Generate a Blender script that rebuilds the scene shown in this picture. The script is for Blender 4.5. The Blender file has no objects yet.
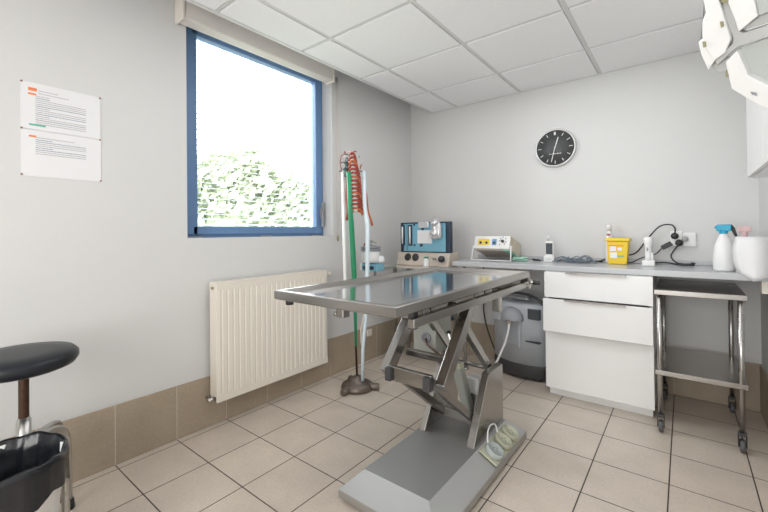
import bpy, bmesh, math, random
from mathutils import Vector, Matrix
from math import sin, cos, pi, radians as R_

random.seed(7)
scn = bpy.context.scene
COL = scn.collection

# ------------------------------------------------------------------ camera
YAW, PITCH, ROLL = 0.6811, 0.0068, -0.0097
Fv = Vector((-sin(YAW)*cos(PITCH), cos(YAW)*cos(PITCH), sin(PITCH)))
R0 = Vector((cos(YAW), sin(YAW), 0)); U0 = R0.cross(Fv)
Rv = cos(ROLL)*R0 + sin(ROLL)*U0
Uv = -sin(ROLL)*R0 + cos(ROLL)*U0
cd = bpy.data.cameras.new('camera'); cam = bpy.data.objects.new('camera', cd); COL.objects.link(cam)
m = Matrix.Identity(4)
for i in range(3):
    m[i][0] = Rv[i]; m[i][1] = Uv[i]; m[i][2] = -Fv[i]
CAM = Vector((2.2268, 0.0269, 1.1498))
m.translation = CAM
cam.matrix_world = m
cd.sensor_width = 36; cd.lens = 385.76*36/768
cd.shift_x = 12.66/768; cd.shift_y = -26.14/768
cd.clip_start = 0.02
scn.camera = cam

# ------------------------------------------------------------------ world, lights, exposure
w = bpy.data.worlds.new('sky'); scn.world = w; w.use_nodes = True
nt = w.node_tree; bg = nt.nodes['Background']
bg.inputs[0].default_value = (0.93, 0.97, 1.0, 1); bg.inputs[1].default_value = 8.5
scn.view_settings.view_transform = 'Standard'; scn.view_settings.look = 'None'
scn.view_settings.gamma = 1; scn.view_settings.use_curve_mapping = False
scn.view_settings.exposure = 0.70

YF_ = -1.5
def area(name, loc, rot, sx, sy, power, color, portal=False):
    l = bpy.data.lights.new(name, 'AREA'); l.shape = 'RECTANGLE'; l.size = sx; l.size_y = sy
    l.energy = power; l.color = color
    if portal: l.cycles.is_portal = True
    o = bpy.data.objects.new(name, l); COL.objects.link(o); o.location = loc; o.rotation_euler = rot
    return o
area('window_portal', (-0.14, 1.69, 1.79), (0, R_(-90), 0), 1.24, 1.1, 1, (1, 1, 1), True)
area('rear_fill_light', (1.65, YF_+.03, 1.20), (R_(90), 0, 0), 1.7, 1.4, 34, (1.0, 0.99, 0.97))  # fill light added behind the camera to brighten under the worktop
area('ceiling_fill_back', (1.5, 1.9, 2.335), (0, 0, 0), 1.8, 2.2, 11, (0.98, 0.98, 1.0))  # overhead fill added to even out the room, no fitting modelled

# ------------------------------------------------------------------ helpers
def woff(o):
    v = Vector((0, 0, 0))
    while o is not None:
        v += o.location; o = o.parent
    return v

def align(d):
    d = Vector(d).normalized()
    return d.to_track_quat('Z', 'Y').to_matrix()

class MB:
    def __init__(s): s.bm = bmesh.new(); s.mi = 0
    def _mark(s, n0):
        s.bm.faces.ensure_lookup_table()
        for f in s.bm.faces[n0:]: f.material_index = s.mi
    def box(s, x0, x1, y0, y1, z0, z1, M=None):
        n0 = len(s.bm.faces)
        vs = [s.bm.verts.new(Vector(c) if M is None else M @ Vector(c)) for c in
              ((x0,y0,z0),(x1,y0,z0),(x1,y1,z0),(x0,y1,z0),(x0,y0,z1),(x1,y0,z1),(x1,y1,z1),(x0,y1,z1))]
        for q in ((3,2,1,0),(4,5,6,7),(0,1,5,4),(1,2,6,5),(2,3,7,6),(3,0,4,7)):
            s.bm.faces.new([vs[i] for i in q])
        s._mark(n0); return s
    def bar(s, a, b, wx, wy, up=(0,0,1)):
        a = Vector(a); b = Vector(b); d = b-a; L = d.length; d.normalize()
        side = Vector(up).cross(d)
        if side.length < 1e-4: side = Vector((1,0,0))
        side.normalize(); u = d.cross(side)
        M = Matrix.Identity(4)
        for i in range(3): M[i][0] = side[i]; M[i][1] = u[i]; M[i][2] = d[i]
        M.translation = a
        return s.box(-wx/2, wx/2, -wy/2, wy/2, 0, L, M)
    def tube(s, pts, r, n=12, caps=True, closed=False):
        n0 = len(s.bm.faces)
        pts = [Vector(p) for p in pts]; rings = []
        rs = r if isinstance(r, (list, tuple)) else [r]*len(pts)
        prev = None
        for i, p in enumerate(pts):
            if closed: t = pts[(i+1) % len(pts)] - pts[i-1]
            elif i == 0: t = pts[1]-pts[0]
            elif i == len(pts)-1: t = pts[-1]-pts[-2]
            else: t = (pts[i+1]-pts[i]).normalized() + (pts[i]-pts[i-1]).normalized()
            t.normalize()
            if prev is None:
                a = Vector((0,0,1)) if abs(t.z) < .9 else Vector((1,0,0))
                u = t.cross(a).normalized()
            else:
                u = (prev - t*prev.dot(t)).normalized()
            prev = u; v = t.cross(u)
            rings.append([s.bm.verts.new(p + (u*cos(2*pi*k/n) + v*sin(2*pi*k/n))*rs[i]) for k in range(n)])
        m_ = len(rings)
        for i in range(m_ if closed else m_-1):
            A, B = rings[i], rings[(i+1) % m_]
            for k in range(n):
                f = s.bm.faces.new((A[k], A[(k+1)%n], B[(k+1)%n], B[k])); f.smooth = True
        if caps and not closed:
            s.bm.faces.new(rings[0][::-1]); s.bm.faces.new(rings[-1])
        s._mark(n0); return s
    def cyl(s, a, b, r, r2=None, n=20):
        return s.tube([a, b], [r, r if r2 is None else r2], n)
    def lathe(s, prof, c, n=28, axis=None, sx=1, sy=1, fn=None):
        n0 = len(s.bm.faces); c = Vector(c)
        Rm = align(axis) if axis is not None else Matrix.Identity(3)
        rings = []
        for (r, z) in prof:
            if r < 1e-6: rings.append([s.bm.verts.new(c + Rm @ Vector((0,0,z)))])
            else:
                rg = []
                for k in range(n):
                    a = 2*pi*k/n; rr = r*(fn(a, z) if fn else 1)
                    rg.append(s.bm.verts.new(c + Rm @ Vector((rr*cos(a)*sx, rr*sin(a)*sy, z))))
                rings.append(rg)
        for A, B in zip(rings, rings[1:]):
            for k in range(n):
                if len(A) == 1 and len(B) == 1: continue
                if len(A) == 1: f = s.bm.faces.new((A[0], B[(k+1)%n], B[k])[::-1])
                elif len(B) == 1: f = s.bm.faces.new((A[k], A[(k+1)%n], B[0]))
                else: f = s.bm.faces.new((A[k], A[(k+1)%n], B[(k+1)%n], B[k]))
                f.smooth = True
        if len(rings[0]) > 1: s.bm.faces.new(rings[0][::-1])
        if len(rings[-1]) > 1: s.bm.faces.new(rings[-1])
        s._mark(n0); return s
    def prism(s, poly, off):
        """poly: list of 3D points, extruded by the vector off"""
        n0 = len(s.bm.faces); off = Vector(off)
        A = [s.bm.verts.new(Vector(p)) for p in poly]; B = [s.bm.verts.new(Vector(p)+off) for p in poly]
        n = len(A)
        s.bm.faces.new(A[::-1]); s.bm.faces.new(B)
        for k in range(n): s.bm.faces.new((A[k], A[(k+1)%n], B[(k+1)%n], B[k]))
        s._mark(n0); return s
    def quad(s, pts):
        n0 = len(s.bm.faces)
        s.bm.faces.new([s.bm.verts.new(Vector(p)) for p in pts]); s._mark(n0); return s
    def build(s, name, mats, parent=None, bevel=0, seg=2, at=None):
        bmesh.ops.recalc_face_normals(s.bm, faces=s.bm.faces[:])
        off = woff(parent)
        org = Vector((0,0,0))
        if parent is None and at is not None: off = Vector(at); org = off
        bmesh.ops.translate(s.bm, verts=s.bm.verts[:], vec=-off)
        me = bpy.data.meshes.new(name); s.bm.to_mesh(me); s.bm.free()
        for mm in (mats if isinstance(mats, (list, tuple)) else [mats]): me.materials.append(mm)
        o = bpy.data.objects.new(name, me); COL.objects.link(o)
        if parent is not None: o.parent = parent
        else: o.location = org
        if bevel:
            b = o.modifiers.new('bevel', 'BEVEL'); b.width = bevel; b.segments = seg; b.limit_method = 'ANGLE'
            b.angle_limit = R_(35)
            try: b.harden_normals = False
            except Exception: pass
        return o

def arc(pts, n=5):
    out = []
    P = [Vector(p) for p in pts]; P = [P[0]*2-P[1]] + P + [P[-1]*2-P[-2]]
    for i in range(1, len(P)-2):
        for k in range(n):
            t_ = k/n; a, b, c, d = P[i-1], P[i], P[i+1], P[i+2]
            out.append(.5*((2*b)+(-a+c)*t_+(2*a-5*b+4*c-d)*t_*t_+(-a+3*b-3*c+d)*t_**3))
    out.append(P[-2]); return out
def tag(o, label=None, cat=None, group=None, kind=None):
    if label: o['label'] = label
    if cat: o['category'] = cat
    if group: o['group'] = group
    if kind: o['kind'] = kind
    return o
def thing(name, loc, label, cat, group=None):
    o = bpy.data.objects.new(name, None); COL.objects.link(o); o.location = loc; o.empty_display_size = .05
    return tag(o, label, cat, group)
def copy_tree(o, parent=None):
    c = o.copy(); COL.objects.link(c)
    if parent is not None: c.parent = parent
    for ch in list(o.children): copy_tree(ch, c)
    return c

# ------------------------------------------------------------------ materials
def mat(name, col, rough=.5, metal=0, spec=.5, noise=0, nscale=20, bump=0, bscale=60, coat=0, trans=0, alpha=1, aniso=None, emit=0):
    m = bpy.data.materials.new(name); m.use_nodes = True; t = m.node_tree; b = t.nodes['Principled BSDF']
    b.inputs['Base Color'].default_value = (*col, 1); b.inputs['Roughness'].default_value = rough
    b.inputs['Metallic'].default_value = metal; b.inputs['Specular IOR Level'].default_value = spec
    if coat: b.inputs['Coat Weight'].default_value = coat
    if trans: b.inputs['Transmission Weight'].default_value = trans
    if alpha < 1: b.inputs['Alpha'].default_value = alpha
    tc = t.nodes.new('ShaderNodeTexCoord')
    if noise:
        n = t.nodes.new('ShaderNodeTexNoise'); n.inputs['Scale'].default_value = nscale; n.inputs['Detail'].default_value = 6
        t.links.new(tc.outputs['Object'], n.inputs['Vector'])
        r = t.nodes.new('ShaderNodeMapRange'); r.inputs[3].default_value = 1-noise; r.inputs[4].default_value = 1+noise
        t.links.new(n.outputs['Fac'], r.inputs[0])
        mx = t.nodes.new('ShaderNodeVectorMath'); mx.operation = 'SCALE'; mx.inputs[0].default_value = col
        t.links.new(r.outputs[0], mx.inputs['Scale']); t.links.new(mx.outputs[0], b.inputs['Base Color'])
    if bump:
        n2 = t.nodes.new('ShaderNodeTexNoise'); n2.inputs['Scale'].default_value = bscale; n2.inputs['Detail'].default_value = 8
        t.links.new(tc.outputs['Object'], n2.inputs['Vector'])
        bp = t.nodes.new('ShaderNodeBump'); bp.inputs['Strength'].default_value = bump; bp.inputs['Distance'].default_value = .002
        t.links.new(n2.outputs['Fac'], bp.inputs['Height']); t.links.new(bp.outputs[0], b.inputs['Normal'])
    return m

def steel(name, col=(.36,.345,.325), rough=.25, stretch=(1,40,1), amt=.035):
    m = bpy.data.materials.new(name); m.use_nodes = True; t = m.node_tree; b = t.nodes['Principled BSDF']
    b.inputs['Base Color'].default_value = (*col, 1); b.inputs['Metallic'].default_value = 1
    tc = t.nodes.new('ShaderNodeTexCoord'); mp = t.nodes.new('ShaderNodeMapping'); mp.inputs['Scale'].default_value = stretch
    n = t.nodes.new('ShaderNodeTexNoise'); n.inputs['Scale'].default_value = 8; n.inputs['Detail'].default_value = 8
    t.links.new(tc.outputs['Object'], mp.inputs[0]); t.links.new(mp.outputs[0], n.inputs['Vector'])
    r = t.nodes.new('ShaderNodeMapRange'); r.inputs[3].default_value = rough-amt; r.inputs[4].default_value = rough+amt
    t.links.new(n.outputs['Fac'], r.inputs[0]); t.links.new(r.outputs[0], b.inputs['Roughness'])
    return m

def tile_mat(name, axes, offs, pitch, mortar, col1, col2, grout, rough=.4, hpitch=None):
    m = bpy.data.materials.new(name); m.use_nodes = True; t = m.node_tree; b = t.nodes['Principled BSDF']
    tc = t.nodes.new('ShaderNodeTexCoord'); sp = t.nodes.new('ShaderNodeSeparateXYZ'); cb = t.nodes.new('ShaderNodeCombineXYZ')
    t.links.new(tc.outputs['Object'], sp.inputs[0])
    for i, (a, o) in enumerate(zip(axes, offs)):
        ad = t.nodes.new('ShaderNodeMath'); ad.operation = 'SUBTRACT'; ad.inputs[1].default_value = o
        t.links.new(sp.outputs[a], ad.inputs[0]); t.links.new(ad.outputs[0], cb.inputs[i])
    br = t.nodes.new('ShaderNodeTexBrick'); br.offset = 0; br.squash = 1
    br.inputs['Scale'].default_value = 1; br.inputs['Brick Width'].default_value = pitch
    br.inputs['Row Height'].default_value = hpitch or pitch
    br.inputs['Mortar Size'].default_value = mortar; br.inputs['Mortar Smooth'].default_value = .15; br.inputs['Bias'].default_value = 0
    br.inputs['Color1'].default_value = (*col1, 1); br.inputs['Color2'].default_value = (*col2, 1); br.inputs['Mortar'].default_value = (*grout, 1)
    t.links.new(cb.outputs[0], br.inputs['Vector'])
    n = t.nodes.new('ShaderNodeTexNoise'); n.inputs['Scale'].default_value = 90; n.inputs['Detail'].default_value = 5
    n2 = t.nodes.new('ShaderNodeTexNoise'); n2.inputs['Scale'].default_value = 5; n2.inputs['Detail'].default_value = 5
    t.links.new(tc.outputs['Object'], n.inputs['Vector']); t.links.new(tc.outputs['Object'], n2.inputs['Vector'])
    a = t.nodes.new('ShaderNodeMath'); a.operation = 'ADD'; t.links.new(n.outputs['Fac'], a.inputs[0]); t.links.new(n2.outputs['Fac'], a.inputs[1])
    r = t.nodes.new('ShaderNodeMapRange'); r.inputs[1].default_value = .6; r.inputs[2].default_value = 1.4
    r.inputs[3].default_value = .86; r.inputs[4].default_value = 1.12
    t.links.new(a.outputs[0], r.inputs[0])
    mx = t.nodes.new('ShaderNodeVectorMath'); mx.operation = 'SCALE'
    t.links.new(br.outputs['Color'], mx.inputs[0]); t.links.new(r.outputs[0], mx.inputs['Scale']); t.links.new(mx.outputs[0], b.inputs['Base Color'])
    b.inputs['Roughness'].default_value = rough
    inv = t.nodes.new('ShaderNodeMath'); inv.operation = 'SUBTRACT'; inv.inputs[0].default_value = 1; t.links.new(br.outputs['Fac'], inv.inputs[1])
    bp = t.nodes.new('ShaderNodeBump'); bp.inputs['Strength'].default_value = .5; bp.inputs['Distance'].default_value = .002
    t.links.new(inv.outputs[0], bp.inputs['Height']); t.links.new(bp.outputs[0], b.inputs['Normal'])
    return m

XR, YB, H = 2.596, 3.456, 2.355
YF = -1.5
M = {}
M['wall'] = mat('painted_wall', (.64,.64,.632), .75, noise=.015, nscale=3, bump=.25, bscale=120)
M['ceil'] = mat('ceiling_tile', (.86,.86,.87), .9, noise=.03, nscale=60, bump=.6, bscale=150)
M['ceilbar'] = mat('ceiling_grid', (.68,.68,.67), .6)
M['dark'] = mat('dark_gap', (.06,.06,.06), .9)
M['floor'] = tile_mat('floor_tile', (0,1), (.3537-.3012*3, .7172-.3012*9), .3012, .0028, (.62,.545,.465), (.575,.505,.43), (.045,.03,.022), .38)
BT = ((.40,.325,.245), (.365,.30,.225), (.62,.58,.52))
M['base_l'] = tile_mat('skirting_tile_left', (1,2), (.7172-.3012*9, -.004), .3012, .0015, *BT, .45, hpitch=.32)
M['base_b'] = tile_mat('skirting_tile_back', (0,2), (.3537-.3012*3, -.004), .3012, .0015, *BT, .45, hpitch=.32)
M['blue'] = mat('blue_window_paint', (.12,.225,.41), .35, noise=.04, nscale=8)
M['white'] = mat('white_plastic', (.78,.78,.77), .4)
M['whitegloss'] = mat('white_laminate', (.80,.80,.79), .28, noise=.01)
M['cream'] = mat('cream_enamel', (.76,.71,.63), .35)
M['blind'] = mat('blind_cassette', (.70,.66,.62), .5, noise=.02)
M['slat'] = mat('outdoor_slat', (.88,.88,.88), .6)
M['steel'] = steel('brushed_steel')
M['steelbase'] = steel('satin_steel_base', (.50,.50,.495), .50, (1,30,1), .03)
M['steeltop'] = steel('polished_table_top', (.64,.655,.675), .12, (40,1,1), .04)
M['steeldark'] = steel('dull_steel', (.30,.285,.27), .36)
M['chrome'] = steel('chrome', (.50,.49,.47), .28, (1,1,1), .05)
M['worktop'] = mat('grey_worktop', (.47,.48,.495), .25, noise=.03, nscale=120)
M['black'] = mat('black_plastic', (.022,.022,.024), .4)
M['rubber'] = mat('black_rubber', (.03,.03,.03), .7)
M['vinyl'] = mat('black_vinyl', (.015,.017,.022), .36, spec=.3, noise=.1, nscale=30, bump=.1)
M['rust'] = mat('rusty_steel', (.075,.038,.024), .55, metal=.5, noise=.5, nscale=40, bump=.4)
M['iron'] = mat('cast_iron', (.17,.14,.12), .42, metal=.6, noise=.35, nscale=30, bump=.5)
M['green'] = mat('green_sleeve', (.015,.24,.11), .45, noise=.1)
M['greenpale'] = mat('pale_green_plastic', (.36,.62,.50), .5)
M['tubewhite'] = mat('white_tube', (.82,.82,.81), .35)
M['tubeblue'] = mat('pale_blue_tube', (.62,.72,.78), .3)
M['red'] = mat('red_rubber', (.30,.045,.028), .45, noise=.25, nscale=60)
M['orange'] = mat('orange_rubber', (.46,.12,.045), .45)
M['bead'] = mat('beige_connector', (.62,.55,.42), .45)
M['knot'] = mat('dark_green_ties', (.06,.11,.10), .6, noise=.3)
M['medblue'] = mat('machine_blue', (.19,.43,.55), .4, noise=.03)
M['navy'] = mat('machine_navy', (.018,.035,.065), .4)
M['mbase'] = mat('machine_beige', (.56,.49,.42), .45, noise=.04)
M['glassy'] = mat('clear_plastic', (.75,.76,.76), .15, spec=.7)
M['grey'] = mat('grey_plastic', (.47,.50,.54), .4, noise=.02)
M['greyd'] = mat('mid_grey_plastic', (.27,.28,.30), .45)
M['grey2'] = mat('recess_grey', (.36,.38,.41), .45)
M['vap'] = mat('satin_silver', (.62,.62,.63), .28, metal=.6)
M['charcoal'] = mat('charcoal_plastic', (.045,.045,.048), .55)
M['box'] = mat('grey_green_housing', (.35,.365,.335), .5)
M['sock'] = mat('pale_green_socket', (.46,.47,.36), .45)
M['sockgrey'] = mat('grey_socket', (.40,.44,.43), .45)
M['yellow'] = mat('yellow_plastic', (.80,.56,.02), .4)
M['yellow2'] = mat('yellow_panel', (.78,.60,.06), .4)
M['bluepanel'] = mat('blue_panel', (.16,.32,.60), .4)
M['teal'] = mat('turquoise_plastic', (.02,.36,.55), .35)
M['pink'] = mat('pink_plastic', (.72,.50,.50), .4)
M['paper'] = mat('white_paper', (.76,.76,.77), .45)
M['ink'] = mat('grey_print', (.38,.38,.40), .6)
M['inkd'] = mat('dark_blue_print', (.20,.26,.33), .6)
M['inko'] = mat('orange_print', (.80,.22,.08), .6)
M['inkg'] = mat('green_print', (.15,.45,.36), .6)
M['pin'] = mat('brown_pin', (.30,.13,.07), .4)
M['lamp'] = mat('lamp_white', (.80,.80,.79), .35)
M['lampgrey'] = mat('lamp_grey', (.50,.51,.50), .4)
M['lampin'] = mat('lamp_reflector', (.50,.53,.51), .3)
M['olive'] = mat('olive_clip', (.30,.28,.16), .5)
M['clock'] = mat('clock_face', (.055,.058,.06), .4)
M['silver'] = mat('silver_rim', (.68,.68,.68), .3, metal=.5)
M['leaf'] = mat('hedge_leaves', (.34,.39,.27), .6, noise=.35, nscale=6)
M['ground'] = mat('outside_ground', (.35,.36,.30), .9)
M['shelf'] = steel('trolley_tray', (.46,.43,.40), .22, (1,30,1), .06)
M['screen'] = mat('dark_screen', (.06,.07,.08), .2)
M['wheel'] = mat('grey_wheel', (.10,.10,.105), .6)
# bin bag: glossy black film
M['bag'] = mat('black_bag_film', (.013,.014,.017), .2, spec=.5, bump=.6, bscale=25)
gl = bpy.data.materials.new('window_glass'); gl.use_nodes = True; t = gl.node_tree
t.nodes.remove(t.nodes['Principled BSDF']); tr = t.nodes.new('ShaderNodeBsdfTransparent'); gs = t.nodes.new('ShaderNodeBsdfGlossy')
gs.inputs['Roughness'].default_value = .02; fr = t.nodes.new('ShaderNodeFresnel'); fr.inputs[0].default_value = 1.3
mx = t.nodes.new('ShaderNodeMixShader'); t.links.new(fr.outputs[0], mx.inputs[0]); t.links.new(tr.outputs[0], mx.inputs[1]); t.links.new(gs.outputs[0], mx.inputs[2])
t.links.new(mx.outputs[0], t.nodes['Material Output'].inputs[0]); M['glass'] = gl

def struct(name, mb, m, parent=None, bevel=0):
    o = mb.build(name, m, parent, bevel)
    if parent is None: o['kind'] = 'structure'
    return o

# ------------------------------------------------------------------ room shell
T = .2; HT = 2.66
struct('floor', MB().box(-T, XR+T, YF-T, YB+T, -.1, 0), M['floor'])
WY0, WY1, WZ0, WZ1 = 1.088, 2.272, 1.127, 2.46
wl = MB()
wl.box(-T, 0, YF-T, WY0, 0, HT); wl.box(-T, 0, WY1, YB+T, 0, HT)
wl.box(-T, 0, WY0, WY1, 0, WZ0); wl.box(-T, 0, WY0, WY1, WZ1, HT)
struct('wall_left', wl, M['wall'])
struct('wall_back', MB().box(0, XR+T, YB, YB+T, 0, HT), M['wall'])
struct('wall_right', MB().box(XR, XR+T, YF-T, YB, 0, HT), M['wall'])
struct('wall_front', MB().box(0, XR, YF-T, YF, 0, HT), M['wall'])
struct('baseboard_left', MB().box(0, .009, YF, YB, 0, .298), M['base_l'], bevel=.002)
struct('baseboard_back', MB().box(.009, XR-.009, YB-.009, YB, 0, .298), M['base_b'], bevel=.002)
struct('baseboard_right', MB().box(XR-.009, XR, YF, YB, 0, .298), M['base_l'], bevel=.002)
# ceiling: dark backing, panels and T bars
CX0, CY0, CP = .5393, 1.7246, .6
GAP = .262
cb = MB(); cb.box(GAP-.012, XR, YF, YB, H+.03, H+.05); cb.box(0, GAP, YF, YB, HT-.02, HT); cb.box(GAP-.012, GAP-.008, YF, YB, H+.05, HT-.02)
struct('trim_1', cb, M['ceil'])
pn = MB()
xs = [GAP] + [CX0+CP*i for i in range(0, 4)] + [XR]
ys = [YF] + [CY0+CP*j for j in range(-5, 3)] + [YB]
hb = .012
for x0, x1 in zip(xs, xs[1:]):
    for y0, y1 in zip(ys, ys[1:]):
        pn.box(x0+hb+.003, x1-hb-.003, y0+hb+.003, y1-hb-.003, H-.002+random.uniform(-.0006,.0006), H+.012)
struct('ceiling', pn, M['ceil'], bevel=.002)
gb = MB()
for x in xs[1:-1]: gb.box(x-hb, x+hb, YF, YB, H+.004, H+.02)
for a, b_ in zip(xs, xs[1:]):
    for y in ys[1:-1]: gb.box(a+hb, b_-hb, y-hb+.004, y+hb-.004, H+.004, H+.019)
gb.box(GAP-.012, GAP+.014, YF, YB, H-.004, H+.03); gb.box(GAP, XR, YB-.02, YB, H+.002, H+.02)
struct('trim_2', gb, M['ceilbar'])

# ------------------------------------------------------------------ window
wf = MB(); X0, X1 = -.17, -.11; fw = .035
wf.box(X0, X1, WY0, WY0+fw, WZ0, WZ1); wf.box(X0, X1, WY1-fw, WY1, WZ0, WZ1)
wf.box(X0, X1, WY0+fw, WY1-fw, WZ0, WZ0+fw); wf.box(X0, X1, WY0+fw, WY1-fw, WZ1-fw, WZ1)
win = struct('window_1', wf, M['blue'], bevel=.003)
s_ = MB(); a0, a1, b0, b1 = WY0+.022, WY1-.022, WZ0+.02, WZ1-.02; sw = .062
X0, X1 = -.155, -.097
s_.box(X0, X1, a0, a0+sw+.028, b0, b1); s_.box(X0, X1, a1-sw, a1, b0, b1)
s_.box(X0, X1, a0+sw, a1-sw, b0, b0+sw-.01); s_.box(X0, X1, a0+sw, a1-sw, b1-sw, b1)
s_.build('sash', M['blue'], win, bevel=.004)
MB().box(-.135, -.129, a0+sw-.01, a1-sw+.01, b0+sw-.015, b1-sw+.01).build('pane', M['glass'], win)
hd = MB(); hd.box(-.097, -.088, 2.222, 2.246, 1.27, 1.35); hd.box(-.085, -.065, 2.224, 2.244, 1.20, 1.40); hd.box(-.09, -.066, 2.226, 2.242, 1.29, 1.33)
hd.build('window_handle', M['greyd'], win, bevel=.004)
dr = MB()
for y in (1.18, 1.70, 2.18): dr.box(-.112, -.094, y-.05, y+.05, WZ0-.0, WZ0+.008)
dr.build('drain_cover', M['greyd'], win)
# white lining of the reveal
lv = MB(); lv.box(-.109, .002, WY1-.001, WY1+.0, WZ0, WZ1)
rw = MB()
for a_, b_, c_, d_ in ((.74, 2.56, .44, .50), (.74, 2.56, 1.90, 1.96), (.74, .80, .50, 1.90), (2.50, 2.56, .50, 1.90)): rw.box(a_, b_, YF, YF+.05, c_, d_)
struct('rear_fill_frame', rw, M['blue'], bevel=.003)  # unseen frame added around the rear fill, no opening in the wall
# outside shutter and hedge
ob = thing('outdoor_blind', (-.22, 1.68, 1.14), 'white horizontal slats outside the window glass', 'blind')
sl = MB(); z = 1.18
while z < 2.44:
    sl.bar((-.235, 1.10, z), (-.235, 2.26, z), .0024, .007, up=(0.15,0,1)); z += .0345
sl.build('slats', M['slat'], ob)
for y in (1.092, 2.256): MB().box(-.25, -.22, y, y+.012, 1.135, 2.45).build('guide_rail', M['slat'], ob)
hg = MB()
for i in range(13000):
    y = random.uniform(-.6, 7.2); 
    top = 2.18 + .22*sin(y*1.1-2.2) + .10*sin(y*3.7+1) + .05*sin(y*9)
    z = top - abs(random.gauss(0, .6)); 
    if z < .1: z = random.uniform(.1, 1.2)
    x = -3.4 + random.uniform(-.4, .35)
    n_ = Vector((random.gauss(0,1), random.gauss(0,1), random.gauss(0,1))).normalized()
    u_ = n_.orthogonal().normalized(); v_ = n_.cross(u_); s = random.uniform(.05, .12); c = Vector((x, y, z))
    hg.quad([c+u_*s, c+v_*s*.5, c-u_*s, c-v_*s*.5])
hg.box(-3.75, -3.45, -.8, 7.4, 0, 1.85)
tag(hg.build('hedge', M['leaf']), 'pale green hedge outside beyond the window', 'hedge', kind='stuff')
struct('ground_outside', MB().box(-9, -T, -6, 14, -.12, -.02), M['ground'])

rb = thing('roller_blind', (.05, 1.65, 2.33), 'cream roller blind cassette above the blue window with a side cord', 'blind')
c_ = MB(); c_.box(.012, .098, 1.035, 2.195, 2.345, 2.465); c_.build('cassette', M['blind'], rb, bevel=.008)
for y in (1.02, 2.195): MB().box(.006, .104, y, y+.015, 2.338, 2.47).build('end_cap', M['cream'], rb, bevel=.004)
MB().tube([(.012, 2.318, 2.42), (.012, 2.318, 1.8), (.014, 2.32, 1.13)], .0022, 6).build('cord', M['cream'], rb)
c_ = MB(); c_.tube([(.014, 2.33, 2.42), (.016, 2.335, 1.9), (.014, 2.322, 1.13)], .0018, 6)
c_.build('cord', M['cream'], rb)
MB().lathe([(0,0),(.007,.004),(.009,.03),(.004,.05),(0,.052)], (.014, 2.321, 1.08), 10).build('cord_weight', M['olive'], rb)
c_ = MB(); c_.box(.0, .02, 2.305, 2.33, 2.40, 2.43); c_.build('bracket', M['greyd'], rb)

# ------------------------------------------------------------------ radiator
rd = thing('radiator', (.08, 1.65, 0.1), 'cream ribbed panel radiator on the left wall below the window', 'radiator')
y0, y1, z0, z1 = 1.205, 2.10, .165, .862
fp = MB(); n = 22; pw = (y1-y0-.04)/n
prof = [(y0, .104), (y0+.018, .108)]
for i in range(n):
    a = y0+.02+i*pw
    prof += [(a+.004, .108), (a+.009, .1035), (a+.013, .1035), (a+.018, .108)]
prof += [(y1-.018, .108), (y1, .104), (y1, .094), (y0, .094)]
# ribs between flat top and bottom bands
fp.prism([(x, y, z0+.045) for y, x in prof], (0, 0, z1-z0-.09))
fp.box(.094, .108, y0, y1, z0, z0+.045); fp.box(.094, .108, y0, y1, z1-.045, z1)
fp.build('front_panel', M['cream'], rd)
bp_ = MB(); bp_.box(.035, .045, y0, y1, z0, z1-.005); bp_.build('rear_panel', M['cream'], rd, bevel=.003)
for y in (y0-.002, y1-.004): MB().box(.030, .104, y, y+.006, z0+.03, z1+.003).build('side_cover', M['cream'], rd, bevel=.002)
gr = MB(); gr.box(.030, .110, y0, y1, z1-.004, z1+.004)
gr.build('top_grille', M['cream'], rd, bevel=.002)
for y, z in ((y0-.012, z0+.02), (y1+.01, z1-.03)):
    v = MB(); v.cyl((.075, y+.02*(1 if y<1.5 else -1), z), (.075, y-.028*(1 if y<1.5 else -1), z), .011); v.cyl((.075, y-.012, z), (.03, y-.012, z), .009)
    vv = v.build('valve', M['chrome'], rd)
v = MB(); v.cyl((.075, y1+.03, z1-.03), (.075, y1+.062, z1-.03), .014, .017); v.build('thermostat_knob', M['cream'], rd, bevel=.002)
v = MB(); v.cyl((.07, y0-.012, z1-.03), (.07, y0+.0, z1-.03), .009); v.build('bleed_plug', M['olive'], rd)
for y in (1.35, 1.95): MB().box(.0005, .034, y-.02, y+.02, .32, .75).build('wall_bracket', M['cream'], rd)

# ------------------------------------------------------------------ notices on the wall
def notice(z0, z1, y0, y1, tilt, label, rows, upper):
    t_ = thing('paper_notice', (.002, y0, z0), label, 'notice')
    MB().box(.0005, .0025, y0, y1, z0, z1).build('sheet', M['paper'], t_)
    pr = MB(); pr2 = MB()
    rnd = random.Random(3 if upper else 5)
    for k, (zz, a, b, kind) in enumerate(rows):
        y = y0+a; ln = MB()
        while y < y0+b:
            L = rnd.uniform(.006, .02)
            ln.box(.0027, .0031, y, min(y+L, y0+b), zz, zz+.0026); y += L+rnd.uniform(.0005,.0015)
        ln.build('text_line', M['inkd' if kind else 'ink'], t_)
    o_ = MB()
    if upper:
        o_.box(.0027, .0034, y0+.025, y0+.055, z1-.037, z1-.023); o_.box(.0027, .0034, y0+.025, y0+.052, z1-.055, z1-.047)
        MB().box(.0027, .0034, y0+.028, y0+.085, z1-.190, z1-.182).build('green_mark', M['inkg'], t_)
    else: o_.box(.0027, .0034, y0+.027, y0+.052, z1-.031, z1-.023)
    o_.build('orange_mark', M['inko'], t_)
    return t_
zt = 1.826; zm = 1.619; zb = 1.412
rows = [(zt-.033, .06, .13, 0), (zt-.045, .06, .17, 0)]
zz = zt-.058
for k in range(15): rows.append((zz, .05, .235 if k not in (0,1,6,10) else .10, 1 if k in (1,5,9,12) else 0)); zz -= .0088
notice(zm+.001, zt, .368, .663, 0, 'upper printed sheet pinned to the left wall, long table of text with a green mark', rows, True)
rows = [(zm-.035, .05, .19, 0)]; zz = zm-.045
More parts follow.
